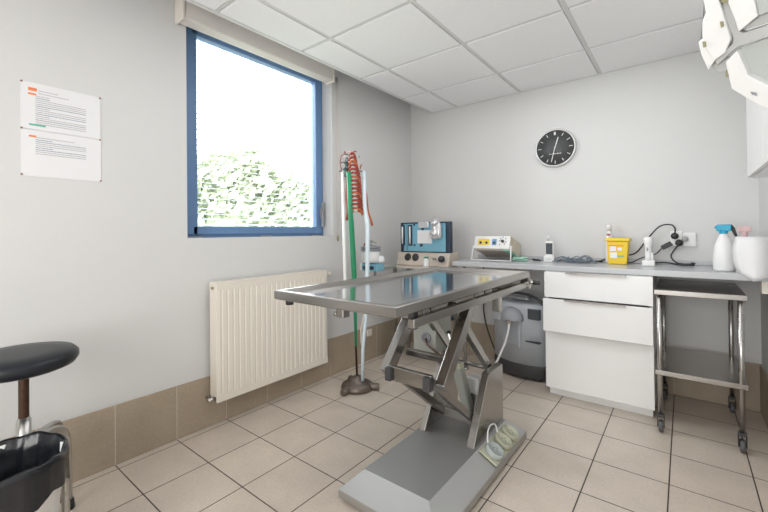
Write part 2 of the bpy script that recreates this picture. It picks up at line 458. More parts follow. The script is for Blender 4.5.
for k in range(8): rows.append((zz, .05, .235 if k not in (0,4) else .11, 1 if k in (0,1,4,5) else 0)); zz -= .0088
notice(zb, zm-.003, .368, .664, 0, 'lower printed sheet pinned to the left wall, short text over blank half', rows, False)
for (y, z, lb) in ((.371, zt-.003, 'brown drawing pin at top left corner of the upper sheet'), (.660, zt-.003, 'brown drawing pin at top right corner of the upper sheet'),
                   (.371, zm, 'brown drawing pin at the left edge where both sheets meet'), (.660, zm-.002, 'brown drawing pin at the right edge where both sheets meet'),
                   (.371, zb+.006, 'brown drawing pin at bottom left corner of the lower sheet'), (.662, zb+.004, 'brown drawing pin at bottom right corner of the lower sheet')):
    o = MB().lathe([(0,0),(.004,.0),(.004,.002),(.0028,.004),(0,.0045)], (.0026, y, z), 12, axis=(1,0,0)).build('drawing_pin', M['pin'], at=(.0026, y, z))
    tag(o, lb, 'pin', 'drawing pins holding the notices')

# ------------------------------------------------------------------ examination table
et = thing('examination_table', (1.28, 1.7, 0), 'stainless steel examination table with scissor lift base in the middle of the room', 'table')
S = M['steel']
# base: raised plate with sloping skirts
bx0, bx1, by0, by1 = 1.112, 1.444, 1.335, 2.165; ox0, ox1, oy0, oy1 = 1.062, 1.540, 1.222, 2.215; zt_, zl, zb_ = .102, .050, .016
b = MB()
V = lambda x, y, z: b.bm.verts.new((x, y, z))
top = [V(bx0,by0,zt_), V(bx1,by0,zt_), V(bx1,by1,zt_), V(bx0,by1,zt_)]
lip = [V(ox0,oy0,zl), V(ox1,oy0,zl), V(ox1,oy1,zl), V(ox0,oy1,zl)]
bot = [V(ox0,oy0,zb_), V(ox1,oy0,zb_), V(ox1,oy1,zb_), V(ox0,oy1,zb_)]
b.bm.faces.new(top); b.bm.faces.new(bot[::-1])
for k in range(4):
    b.bm.faces.new((lip[k], lip[(k+1)%4], top[(k+1)%4], top[k])); b.bm.faces.new((bot[k], bot[(k+1)%4], lip[(k+1)%4], lip[k]))
b.build('base', M['steelbase'], et, bevel=.003)
for x in (ox0+.05, ox1-.05):
    for y in (oy0+.05, oy1-.05): MB().cyl((x, y, 0), (x, y, .018), .02).build('rubber_foot', M['rubber'], et)
# side wings
for x0, x1, nm in ((1.390, 1.430, 'side_wing'), (1.122, 1.156, 'side_wing')):
    w_ = MB(); w_.prism([(x0, 1.775, .10), (x0, 1.97, .405), (x0, 1.985, .410), (x0, 2.165, .410), (x0, 2.165, .10)], (x1-x0, 0, 0))
    w_.build('side_wing', S, et, bevel=.004)
E_ = Vector((0, 1.495, .502)); TP = Vector((0, 1.815, .855)); LP = Vector((0, 1.93, .165))
def arm(x, a, b, w, d, name, m):
    a = Vector((x, a.y, a.z)); b = Vector((x, b.y, b.z)); e = (b-a).normalized()*.02
    mb = MB(); dd = (b-a).normalized(); M4 = Matrix.Identity(4); side = Vector((1,0,0)); u = dd.cross(side)
    for i in range(3): M4[i][0] = side[i]; M4[i][1] = u[i]; M4[i][2] = dd[i]
    M4.translation = a-e
    mb.box(-d/2, d/2, -w/2, w/2, 0, (b-a).length+.04, M4)
    return mb.build(name, m, et, bevel=.003)
arm(1.422, E_, TP, .058, .044, 'upper_arm', S)
arm(1.128, E_, TP, .062, .044, 'upper_arm', S)
E2 = Vector((0, 1.475, .505))
arm(1.368, E2, LP, .036, .034, 'lower_arm', M['steeldark'])
arm(1.182, E2, LP, .036, .034, 'lower_arm', M['steeldark'])
D1 = Vector((0, 1.69, .80)); D2 = Vector((0, 2.12, .385))
arm(1.368, D1, D2, .042, .030, 'cross_arm', S)
arm(1.182, D1, D2, .042, .030, 'cross_arm', S)
# pivots and cross members
MB().box(1.165, 1.39, 1.448, 1.47, .475, .54).build('elbow_plate', S, et, bevel=.003)
MB().cyl((1.125, E_.y, E_.z), (1.43, E_.y, E_.z), .010).build('elbow_axle', M['steeldark'], et)
MB().box(1.16, 1.395, 1.60, 1.63, .548, .578).build('cross_tube', S, et, bevel=.003)
MB().box(1.197, 1.353, LP.y-.02, LP.y+.01, LP.z-.02, LP.z+.03).build('lower_cross_plate', S, et, bevel=.003)
MB().cyl((1.156, LP.y+.0, LP.z), (1.394, LP.y, LP.z), .012).build('lower_axle', M['steeldark'], et)
MB().cyl((1.156, D2.y, D2.z), (1.394, D2.y, D2.z), .012).build('wing_axle', M['steeldark'], et)
for x0, x1 in ((1.358, 1.394), (1.158, 1.19)):
    MB().box(x0, x1, 1.43, 1.468, .475, .535).build('end_block', M['charcoal'], et, bevel=.004)
# lifting actuator
MB().bar((1.29, 2.02, .17), (1.29, 1.89, .45), .05, .05).build('actuator_body', M['box'], et, bevel=.006)
MB().cyl((1.29, 1.895, .44), (1.29, 1.80, .64), .012).build('actuator_rod', M['chrome'], et)
MB().box(1.26, 1.32, 1.862, 1.915, .435, .465).build('actuator_collar', M['sock'], et, bevel=.004)
MB().box(1.25, 1.33, 2.07, 2.15, .22, .33).build('actuator_motor', M['white'], et, bevel=.012)
MB().bar((1.30, 2.05, .14), (1.30, 2.07, .24), .05, .05).build('motor_bracket', M['steeldark'], et)
# control box
cbx = MB().box(1.045, 1.185, 1.85, 2.03, .495, .80).build('control_box', M['box'], et, bevel=.005)
cc = MB(); cc.lathe([(0,0),(.026,0),(.03,.004),(.03,.012),(.02,.012),(.02,.006),(0,.006)], (1.130, 1.85, .575), 20, axis=(0,-1,0)); cc.build('round_socket', M['greyd'], cbx)
cc = MB(); cc.box(1.10, 1.16, 1.842, 1.85, .70, .74); cc.build('connector', M['charcoal'], cbx)
MB().tube([(1.130, 1.84, .570), (1.16, 1.80, .555), (1.24, 1.77, .53), (1.34, 1.73, .50)], .006, 8).build('control_cable', M['rust'], cbx)
MB().box(1.04, 1.095, 1.842, 1.85, .66, .80).build('box_seam', M['steel'], cbx)
# upper frame
for x, ys_ in ((1.512, 1.095), (.975, 1.42)): MB().box(x, x+.026, ys_, 2.29, .832, .864).build('side_rail', S, et, bevel=.003)
for y in (1.20, 1.60, 2.10): MB().box(.99 if y > 1.3 else 1.30, 1.512, y, y+.035, .835, .8835).build('frame_crossbar', M['steeldark'], et, bevel=.002)
for x0, x1 in ((1.395, 1.43), (1.122, 1.157)):
    MB().box(x0, x1, 1.795, 1.855, .80, .8835).build('top_bracket', M['steeldark'], et, bevel=.003)
MB().box(1.465, 1.505, 1.93, 1.97, .745, .862).build('drop_post', S, et, bevel=.004)
MB().box(1.47, 1.50, 1.935, 1.965, .705, .745).build('post_cap', M['greyd'], et, bevel=.003)
for x in (1.478,): MB().box(x+.006, x+.033, 1.135, 1.165, .815, .883).build('rail_end', M['charcoal'], et, bevel=.004)
# dished table top
tx0, tx1, ty0_, ty1_ = .938, 1.540, .990, 2.300; z0, z1 = .884, .920; rw = .028
tt = MB(); bm = tt.bm
def ring(x0, x1, y0, y1, z): return [bm.verts.new(c) for c in ((x0,y0,z),(x1,y0,z),(x1,y1,z),(x0,y1,z))]
r0 = ring(tx0+.004, tx1-.004, ty0_+.004, ty1_-.004, z0); r1 = ring(tx0, tx1, ty0_, ty1_, z0+.004); r2 = ring(tx0, tx1, ty0_, ty1_, z1-.003)
r3 = ring(tx0+.004, tx1-.004, ty0_+.004, ty1_-.004, z1); r4 = ring(tx0+rw-.006, tx1-rw+.006, ty0_+rw-.006, ty1_-rw+.006, z1); r5 = ring(tx0+rw+.004, tx1-rw-.004, ty0_+rw+.004, ty1_-rw-.004, z1-.020)
bm.faces.new(r0[::-1])
for A, B in zip((r0,r1,r2,r3,r4), (r1,r2,r3,r4,r5)):
    for k in range(4): bm.faces.new((A[k], A[(k+1)%4], B[(k+1)%4], B[k]))
tt.build('table_top', M['steel'], et)
q = MB(); q.box(tx0+rw+.002, tx1-rw-.002, ty0_+rw+.002, ty1_-rw-.002, z1-.024, z1-.0195); q.build('dish', M['steeltop'], et)
MB().cyl((.985, 1.03, .862), (.985, 1.03, .886), .016).build('corner_foot', M['black'], et)
kk = MB(); kk.box(1.265, 1.30, 1.01, 1.045, .850, .885); kk.cyl((1.262, 1.03, .862), (1.262, 1.005, .862), .008); kk.build('drain_clamp', M['steeldark'], et, bevel=.003)
kb = MB(); kb.box(1.50, 1.55, 2.262, 2.305, .826, .882); kb.cyl((1.515, 2.285, .86), (1.575, 2.285, .86), .011); kb.build('rail_clamp', M['steel'], et, bevel=.003)
MB().cyl((1.565, 2.285, .86), (1.60, 2.285, .86), .014, .012).build('clamp_knob', M['black'], et, bevel=.002)

# power strip lying on the sloping skirt
nrm = Vector((zt_-zl, 0, ox1-bx1)).normalized()
slp = Vector((ox1-bx1, 0, -(zt_-zl))).normalized(); yv = Vector((0,1,0))
ps_o = Vector((1.497, 1.945, .0738+.0015))
ps = thing('power_strip', ps_o, 'pale green three socket strip on the sloping skirt of the table base', 'power strip')
M4 = Matrix.Identity(4)
for i in range(3): M4[i][0] = slp[i]; M4[i][1] = yv[i]; M4[i][2] = nrm[i]
M4.translation = ps_o
p_ = MB(); p_.box(-.050, .046, -.165, .165, 0.001, .010, M4); p_.build('plate', M['sock'], ps, bevel=.003)
for k, yy in enumerate((-.105, .005, .105)):
    c = M4 @ Vector((0, yy, .010))
    so = MB().lathe([(0,0),(.042,0),(.044,.004),(.044,.022),(.040,.027),(.037,.027),(.036,.021),(0,.021)], c, 26, axis=nrm).build('socket', M['sockgrey'] if k == 0 else M['sock'], ps)
    h_ = MB()
    for dx, dy in ((-.01,0),(.01,0),(0,.014)):
        cc = M4 @ Vector((dx, yy+dy, .0312)); h_.cyl(cc, cc+nrm*.001, .0028, n=8)
    h_.build('socket_hole', M['charcoal'], so)
cab_ = [M4 @ Vector(c) for c in ((-.045, .05, .01), (-.075, .06, .03), (-.085, .0, .045), (-.07, -.07, .05), (-.04, -.11, .03), (-.02, -.11, .02))]
MB().tube(arc(cab_), .004, 8).build('lead', M['tubewhite'], ps)

# ------------------------------------------------------------------ worktop and cabinets
wt = MB(); wt.box(.735, XR-.002, 2.925, YB-.002, .868, .905); o = wt.build('worktop', M['worktop'], at=(1.66, 3.19, .868), bevel=.003)
WTO = tag(o, 'grey worktop running along the back wall to the right corner', 'worktop')
o = MB().box(.735, XR-.002, YB-.018, YB-.003, .906, .936).build('upstand', M['worktop'], o, bevel=.002)
ct = thing('drawer_cabinet', (1.77, 3.17, 0), 'white cabinet with three wide drawers under the grey worktop', 'cabinet')
c_ = MB(); c_.box(1.465, 1.483, 2.915, YB-.012, .06, .866); c_.box(2.058, 2.076, 2.915, YB-.012, .06, .866); c_.box(1.483, 2.058, 2.915, YB-.012, .06, .078)
c_.box(1.483, 2.058, YB-.02, YB-.012, .078, .866); c_.box(1.483, 2.058, 2.93, YB-.02, .845, .866)
c_.build('carcass', M['whitegloss'], ct, bevel=.001)
MB().box(1.475, 2.066, 2.955, 2.97, 0, .06).build('plinth', M['whitegloss'], ct)
for (z0, z1, yf) in ((.690, .864, 2.885), (.462, .684, 2.845), (.062, .448, 2.898)):
    d = MB().box(1.463, 2.078, yf, yf+.018, z0, z1).build('drawer_front', M['whitegloss'], ct, bevel=.0015)
    if z0 > .4:
        MB().box(1.483, 2.058, yf+.018, 3.38, z0+.02, z1-.05).build('drawer_box', M['white'], d)
        h_ = MB(); h_.box(1.60, 1.945, yf-.012, yf+.012, z1+.0003, z1+.0028); h_.box(1.60, 1.945, yf-.014, yf-.011, z1-.006, z1+.0028)
        h_.build('handle', M['steeldark'], d)
# support leg of worktop
lg = MB(); lg.cyl((.80, 3.02, 0), (.80, 3.02, .868), .014); lg.cyl((.80, 3.02, 0), (.80, 3.02, .02), .022)
lg.build('leg', M['chrome'], WTO)
sp_ = MB().box(2.548, XR-.002, 2.96, 3.02, .80, .867).build('support_block', M['cream'], at=(2.57, 2.99, .80), bevel=.002)
tag(sp_, 'small pale block under the right end of the worktop at the wall', 'bracket')

# wall cupboard
wc = thing('wall_cupboard', (2.55, 2.4, 1.42), 'white wall cupboard at the right edge above the worktop', 'cupboard')
MB().box(2.512, XR-.002, 1.85, 2.90, 1.445, 2.30).build('carcass', M['white'], wc, bevel=.002)
MB().box(2.494, 2.511, 1.85, 2.375, 1.424, 2.30).build('door', M['white'], wc, bevel=.002)
MB().box(2.494, 2.511, 2.378, 2.905, 1.424, 2.30).build('door', M['white'], wc, bevel=.002)
MB().box(2.512, XR-.002, 1.85, 2.905, 1.420, 1.444).build('bottom_panel', M['whitegloss'], wc, bevel=.002)

# ------------------------------------------------------------------ steel trolley
tr_ = thing('steel_trolley', (2.28, 3.03, 0), 'two shelf stainless steel trolley on castors under the worktop', 'trolley')
LX0, LX1, LY0, LY1 = 2.112, 2.448, 2.765, 3.315
for z0 in (.783, .330):
    s1 = MB(); s1.box(LX0-.02, LX1+.022, LY0-.02, LY1+.02, z0+.022, z0+.026)
    s1.build('tray', M['shelf'], tr_)
    s2 = MB(); s2.box(LX0-.022, LX1+.024, LY0-.022, LY0-.018, z0, z0+.027); s2.box(LX0-.022, LX1+.024, LY1+.018, LY1+.022, z0, z0+.027)
    s2.box(LX0-.022, LX0-.018, LY0-.018, LY1+.018, z0, z0+.027); s2.box(LX1+.020, LX1+.024, LY0-.018, LY1+.018, z0, z0+.027)
    s2.build('tray_rim', M['steel'], tr_, bevel=.0015)
for x in (LX0, LX1):
    for y in (LY0, LY1):
        leg = MB(); leg.cyl((x, y, .105), (x, y, .804), .0125); leg.build('leg', M['chrome'], tr_)
        ca = MB(); ca.box(x-.016, x+.016, y-.016, y+.016, .088, .105); ca.box(x-.017, x-.0135, y-.012, y+.022, .03, .09); ca.box(x+.0135, x+.017, y-.012, y+.022, .03, .09)
        ca.cyl((x-.018, y+.006, .034), (x+.018, y+.006, .034), .005)
        k_ = ca.build('castor', M['charcoal'], tr_, bevel=.002)
        MB().lathe([(0,-.011),(.028,-.011),(.033,-.006),(.033,.006),(.028,.011),(0,.011)], (x, y+.006, .034), 22, axis=(1,0,0)).build('wheel', M['wheel'], k_)

# ------------------------------------------------------------------ oxygen concentrator
oc = thing('oxygen_concentrator', (1.0, 3.12, 0), 'grey curved medical machine on black base left of the drawers', 'machine')
ANG = R_(-14)
Mo = Matrix.Translation((.975, 3.21, 0)) @ Matrix.Rotation(ANG, 4, 'Z')
W_ = .43; Dp = .17
def curved(x0, x1, z0, z1, bulge, dep, topround=0, y_off=0):
    mb = MB(); n = 14; pts = []
    front = []
    for i in range(n+1):
        u = i/n; x = x0+(x1-x0)*u
        front.append((x, y_off-bulge*(1-(2*u-1)**2)))
    rings = []
    zs = [z0, z1] if not topround else [z0, z1-topround, z1-topround*.6, z1-topround*.25, z1]
    for z in zs:
        inset = 0 if z <= z1-topround or not topround else topround*(1-math.sqrt(max(0, 1-((z-(z1-topround))/topround)**2)))*.8
        rings.append([mb.bm.verts.new(Mo @ Vector((min(max(x, x0+inset), x1-inset), y+inset*.6, z))) for x, y in front] +
                     [mb.bm.verts.new(Mo @ Vector((x1-inset, y_off+dep, z))), mb.bm.verts.new(Mo @ Vector((x0+inset, y_off+dep, z)))])
    L = len(rings[0])
    for A, B in zip(rings, rings[1:]):
        for k in range(L):
            try: mb.bm.faces.new((A[k], A[(k+1)%L], B[(k+1)%L], B[k])).smooth = k < n
            except Exception: pass
    mb.bm.faces.new(rings[0][::-1]); mb.bm.faces.new(rings[-1])
    return mb
cb_ = curved(0, W_, .12, .585, .075, Dp, .05).build('housing', M['grey'], oc)
curved(-.005, W_+.005, .02, .118, .080, Dp, 0).build('base', M['charcoal'], oc, bevel=.006)
# recessed hood over the outlet
hz = MB()
cx_, cz_ = .215, .465
hz.lathe([(.092,0),(.090,.03),(.076,.055),(.048,.074),(0,.080)], Mo @ Vector((cx_, -.062, cz_)), 28, axis=(Mo.to_3x3() @ Vector((0,-1,.0))))
bmesh.ops.bisect_plane(hz.bm, geom=hz.bm.verts[:]+hz.bm.edges[:]+hz.bm.faces[:], plane_co=Mo @ Vector((cx_, -.06, cz_-.012)), plane_no=(0,0,-1), clear_outer=True)
bmesh.ops.holes_fill(hz.bm, edges=[e for e in hz.bm.edges if e.is_boundary], sides=0)
hz.build('outlet_hood', M['grey2'], oc)
rc = MB(); rc.box(cx_-.075, cx_+.055, -.081, -.06, cz_-.20, cz_-.0, Mo); rc.build('recess_panel', M['grey2'], oc)
MB().box(cx_+.055, cx_+.075, -.085, -.06, cz_-.22, cz_-.0, Mo).build('recess_edge', M['grey'], oc, bevel=.004)
MB().box(.335, .425, -.055, -.02, .475, .555, Mo).build('display_panel', M['screen'], oc, bevel=.003)
MB().box(.31, .425, -.058, -.02, .300, .308, Mo).build('panel_slot', M['charcoal'], oc)
hpts = [Mo @ Vector((W_/2 + .19*cos(a), .04, .575+.075*sin(a))) for a in [pi*k/14 for k in range(15)]]
MB().tube(hpts, .010, 10).build('carry_handle', M['charcoal'], oc)
MB().box(.12, .30, .02, .07, .600, .622, Mo).build('top_grip', M['greyd'], oc, bevel=.006)
for x in (.04, .39):
    MB().lathe([(0,-.012),(.022,-.012),(.025,0),(.022,.012),(0,.012)], Mo @ Vector((x, .03, .025)), 16, axis=Mo.to_3x3() @ Vector((1,0,0))).build('wheel', M['rubber'], oc)
o0 = Mo @ Vector((cx_+.005, -.118, cz_-.02))
ho = MB(); ho.tube([o0, o0+Vector((.0,-.02,-.06)), o0+Vector((-.02,-.04,-.16)), o0+Vector((-.06,-.10,-.29)), o0+Vector((-.10,-.16,-.37)), o0+Vector((-.16,-.25,-.4525))], .008, 10)
ho.build('hose', M['tubewhite'], oc)
MB().cyl(o0+Vector((0,.0,.012)), o0+Vector((0,-.006,-.018)), .012).build('hose_fitting', M['bead'], oc)

# ------------------------------------------------------------------ anaesthesia machine
am = thing('anaesthesia_machine', (.45, 3.0, 0), 'blue and beige anaesthesia machine in the far left corner beside the worktop', 'machine')
AX0, AX1, AY = .198, .710, 2.93
MB().box(AX0+.02, AX1, AY, AY+.06, .972, 1.236).build('upper_housing', M['navy'], am, bevel=.004)
MB().box(AX0+.095, AX1-.035, AY-.006, AY, .980, 1.223).build('blue_panel', M['medblue'], am, bevel=.002)
MB().box(AX0+.058, AX0+.088, AY-.006, AY, .980, 1.223).build('blue_strip', M['medblue'], am, bevel=.002)
for x in (AX0+.035, AX0+.115):
    f_ = MB().box(x-.004, x+.036, AY-.016, AY-.006, 1.03, 1.215).build('flowmeter', M['navy'], am, bevel=.002)
    MB().cyl((x+.016, AY-.018, 1.045), (x+.016, AY-.018, 1.20), .008).build('flow_tube', M['glassy'], f_)
MB().box(AX0+.205, AX0+.35, AY-.010, AY-.0062, 1.050, 1.165).build('note_card', M['paper'], am)
MB().box(AX0+.225, AX0+.325, AY-.028, AY-.006, 1.185, 1.237).build('gauge_box', M['silver'], am, bevel=.004)
for (x, z, r) in ((.175,1.215,.008),(.26,1.175,.011),(.175,1.035,.008),(.245,1.035,.013)):
    MB().cyl((AX0+x, AY-.016, z), (AX0+x, AY-.006, z), r).build('knob', M['navy'], am)
vp = MB(); vp.lathe([(0,0),(.030,0),(.034,.01),(.034,.03),(.040,.035),(.040,.06),(.032,.065),(.032,.12),(.038,.125),(.038,.145),(.024,.155),(.014,.175),(0,.176)], (AX0+.40, AY-.045, 1.09), 20)
vp.lathe([(0,0),(.018,0),(.023,.01),(.023,.11),(.015,.12),(.010,.135),(0,.135)], (AX0+.438, AY-.045, 1.095), 16)
vp.lathe([(0,0),(.013,0),(.014,.01),(.014,.05),(0,.055)], (AX0+.362, AY-.045, 1.10), 14)
vp.box(AX0+.362, AX0+.42, AY-.02, AY-.005, 1.13, 1.20)
vp.build('vaporizer', M['vap'], am)
bs = MB(); bs.prism([(AX0-.01, AY-.03, .855), (AX0-.01, AY+.16, .855), (AX0-.01, AY+.16, .970), (AX0-.01, AY, .970)], (AX1-AX0+.01, 0, 0))
bs.build('lower_housing', M['mbase'], am, bevel=.006)
sh = MB().box(AX0-.02, AX1+.0, AY-.10, AY+.16, .835, .853); sh.build('shelf', M['mbase'], am, bevel=.003)
for x in (.105, .185):
    MB().lathe([(0,0),(.033,0),(.034,.012),(.03,.016),(0,.016)], (AX0+x, AY-.005, .925), 22, axis=(0,-1,.24)).build('dial', M['black'], am)
bt = MB(); bt.lathe([(0,0),(.026,0),(.027,.01),(.026,.055),(.018,.065),(.018,.07),(0,.07)], (AX0+.315, AY-.05, .854), 18); bt.build('absorber_bottle', M['glassy'], am)
MB().lathe([(0,0),(.019,0),(.019,.012),(0,.014)], (AX0+.315, AY-.05, .925), 16).build('bottle_cap', M['green'], am)
gg = MB(); gg.lathe([(0,0),(.035,0),(.037,.02),(.034,.03),(0,.03)], (AX0+.45, AY-.03, .92), 22, axis=(.6,-1,.15)); gg.build('pressure_gauge', M['silver'], am)
MB().lathe([(0,0),(.029,0),(.029,.003),(0,.003)], Vector((AX0+.45, AY-.03, .92))+Vector((.6,-1,.15)).normalized()*.0305, 20, axis=(.6,-1,.15)).build('gauge_face', M['black'], am)
MB().cyl((AX0+.37, AY-.035, .92), (AX0+.43, AY-.02, .925), .01).build('gauge_stem', M['chrome'], am)
for x in (AX0+.01, AX1-.03):
    for y in (AY-.08, AY+.13):
        lg = MB(); lg.box(x-.012, x+.012, y-.012, y+.012, .07, .836); lgo = lg.build('leg', M['steeldark'], am)
        MB().lathe([(0,-.012),(.03,-.012),(.034,0),(.03,.012),(0,.012)], (x, y, .034), 16, axis=(1,0,0)).build('castor_wheel', M['rubber'], lgo)
MB().box(AX0-.01, AX1-.01, AY-.10, AY+.15, .40, .44).build('lower_shelf', M['navy'], am, bevel=.003)
# circle absorber on its arm
ca = MB(); ca.bar((AX0, AY-.02, .845), (.27, 2.55, .850), .045, .03); ca.build('side_arm', M['box'], am, bevel=.004)
q = Vector((.24, 2.47, .875))
ab = MB(); ab.lathe([(0,.03),(.070,.03),(.075,.05),(.075,.12),(.068,.125),(0,.125)], q, 26); abo = ab.build('absorber_canister', M['white'], am)
MB().lathe([(.0,0),(.078,0),(.083,.005),(.083,.012),(.074,.016),(.074,.022),(.083,.026),(.083,.034),(.05,.042),(0,.044)], q+Vector((0,0,.125)), 26).build('clamp_lid', M['greyd'], abo)
l2 = MB(); l2.cyl(q+Vector((0,0,.165)), q+Vector((0,0,.20)), .008); l2.tube([q+Vector((-.04,-.01,.20)), q+Vector((0,0,.205)), q+Vector((.03,.0,.20)), q+Vector((.04,.02,.19))], .007, 8); l2.build('clamp_handle', M['chrome'], abo)
vb = MB(); d_ = Vector((.62,.0,0))
MB().box(q.x-.055, q.x+.10, q.y-.055, q.y+.05, .840, .896).build('valve_block', M['medblue'], am, bevel=.006)
MB().lathe([(0,0),(.035,0),(.036,.02),(.028,.045),(.015,.055),(0,.057)], q+Vector((.07,.04,.03)), 20).build('valve_dome', M['glassy'], am)
for dx in (-.01, .06):
    MB().cyl((q.x+dx, q.y-.075, .868), (q.x+dx, q.y-.055, .868), .014).build('knob', M['navy'], am)
MB().box(q.x-.08, q.x-.055, q.y-.05, q.y+.03, .84, .90).build('hose_port', M['tubewhite'], am, bevel=.004)
MB().cyl((q.x+.04, q.y, .80), (q.x+.04, q.y, .846), .012).build('drain_stub', M['greyd'], am)
MB().tube([(q.x-.06,q.y,.90),(q.x-.085,q.y+.01,.96),(q.x-.09,q.y+.01,1.02),(q.x-.07,q.y+.01,1.06)], .006, 8).build('red_line', M['red'], am)

# ------------------------------------------------------------------ drip stand with hanging tubes
SX, SY = .345, 2.165
def sp3(du, z, dd=0):   # du metres to the side, dd metres toward the room
    return Vector((SX + du*.777 + dd*.63, SY + du*.63 - dd*.777, z))
st = thing('drip_stand', (SX, SY, 0), 'tall pole stand with rusty cast iron foot behind the table', 'stand')
MB().lathe([(0,.0),(.112,.0),(.118,.012),(.112,.034),(.085,.050),(.050,.058),(.046,.074),(.026,.092),(.016,.096),(0,.096)], (SX, SY, .006), 30).build('cast_foot', M['iron'], st)
for a in (R_(-88), R_(30), R_(150)):
    f_ = MB(); d = Vector((cos(a), sin(a), 0)); c = Vector((SX, SY, 0))
    f_.tube([c+d*.06+Vector((0,0,.03)), c+d*.125+Vector((0,0,.024)), c+d*.162+Vector((0,0,.024))], [.03,.024,.024], 12)
    f_.build('foot_lobe', M['iron'], st, bevel=.004)
pt = sp3(-.055, 1.70)
MB().tube([(SX, SY, .08), sp3(-.02, .8), pt], .008, 12).build('pole', M['rust'], st)
hk = MB(); hk.tube([sp3(-.12, 1.60), sp3(-.055, 1.625), sp3(.06, 1.60)], .004, 8); hk.tube([sp3(-.055,1.60,.06), sp3(-.055,1.625), sp3(-.055,1.60,-.06)], .004, 8); hk.build('cross_hook', M['rust'], st)
slv = MB(); slv.tube([sp3(-.005, .32, .012), sp3(-.008, .60, .014), sp3(-.008, .72, .02), sp3(-.02, 1.0, .03), sp3(-.028, 1.22, .075), sp3(-.034, 1.30, .09), sp3(-.042, 1.585, .09)], [.010,.012,.017,.020,.019,.018,.017], 14)
tag(slv.build('green_sleeve', M['green'], at=(SX, SY, .3)), 'long green tube hanging on the drip stand pole', 'tube')
wt_ = MB(); wt_.tube([sp3(-.075, .55, .0), sp3(-.08, .8, .0), sp3(-.085, 1.2), sp3(-.088, 1.612)], [.014,.014,.015,.013], 14)
tag(wt_.build('hanging_tube', M['tubewhite'], at=(SX, SY, .5)), 'straight opaque white tube hanging left of the green tube', 'tube')
pb = MB(); pb.tube([sp3(.04, .07, .03), sp3(.045, .3, .02), sp3(.075, .6, .02), sp3(.085, .95, .03), sp3(.09, 1.2, .03), sp3(.068, 1.35, .03), sp3(.066, 1.6, .02)], [.012,.013,.014,.016,.016,.015,.012], 14)
tag(pb.build('hanging_tube', M['tubeblue'], at=(SX, SY, .05)), 'long pale blue tube hanging right of the green tube down to the iron foot', 'tube')
bt_ = MB(); bt_.tube([sp3(.075, .60, -.15), sp3(.03, .42, -.1), sp3(.03, .32, -.08), sp3(.05, .25, -.08)], .008, 10)
tag(bt_.build('loop_tube', M['cream'], at=(SX, SY, .25)), 'thin cream tube curving behind the pale blue tube', 'tube')
bu = thing('tube_bundle', sp3(-.01, 1.28), 'bundle of red rubber tubes stacked in tiers at the top of the stand', 'tubes')
rnd = random.Random(11)
z = 1.30; k = 0
while z < 1.70:
    w_ = .044 if z < 1.55 else .044 - (z-1.55)*.16
    cx = .008 - (z-1.28)*.055
    pts = [sp3(cx + w_*cos(a)+.0, z + .028*sin(a) + (.012*cos(a)*-1 if cos(a) > 0 else 0), .035+ .028*sin(a*1.0)) for a in [pi*(-.08 + 1.16*j/10) for j in range(11)]]
    o = MB().tube(pts, .0085, 8).build('rubber_tube', M['red'] if k % 4 else M['orange'], bu)
    pts = [sp3(cx + w_*cos(a), z-.012 + .02*sin(a), .015+.0*sin(a)) for a in [pi*(-.08 + 1.16*j/8) for j in range(9)]]
    MB().tube(pts, .0075, 8).build('rubber_tube', M['orange'] if k % 3 == 0 else M['red'], bu)
    c = sp3(cx-.004, z+.006, .058); MB().bar(c-Rv*.013, c+Rv*.013, .012, .012).build('connector', M['bead'], bu, bevel=.002)
    z += .0285; k += 1
for j in range(26):
    z = rnd.uniform(1.58, 1.755); c = sp3(-.035+rnd.gauss(0,.024), z, rnd.uniform(0,.05))
    e = Vector((rnd.gauss(0,1), rnd.gauss(0,1), rnd.gauss(0,.7))).normalized()*rnd.uniform(.015,.03)
    MB().tube([c-e, c+Vector((0,0,.008)), c+e], .0042, 7).build('loose_end', [M['knot'], M['red'], M['greyd'], M['pink']][j % 4], bu)
kn = MB()
for j in range(10):
    c = sp3(-.060+rnd.gauss(0,.006), 1.57+j*.013, .03); kn.lathe([(0,-.012),(.012,-.006),(.014,0),(.011,.008),(0,.013)], c, 8, axis=(rnd.gauss(0,1),rnd.gauss(0,1),1))
kn.build('knot', M['knot'], bu)
MB().tube([sp3(-.095,1.60,.02), sp3(-.11,1.66,.02), sp3(-.10,1.715,.02), sp3(-.06,1.73,.02)], .0035, 8).build('loop_end', M['red'], bu)
MB().tube([sp3(-.060, 1.56, .01), sp3(-.062, 1.40, .012), sp3(-.055, 1.30, .012), sp3(-.064,1.24,.012)], .009, 9).build('side_tube', M['red'], bu)
MB().tube([sp3(.06, 1.55, .03), sp3(.085, 1.42, .0), sp3(.095, 1.30, .0), sp3(.115, 1.235, .0), sp3(.122, 1.20, .0)], [.004,.004,.006,.009,.009], 9).build('hanging_end', M['orange'], bu)

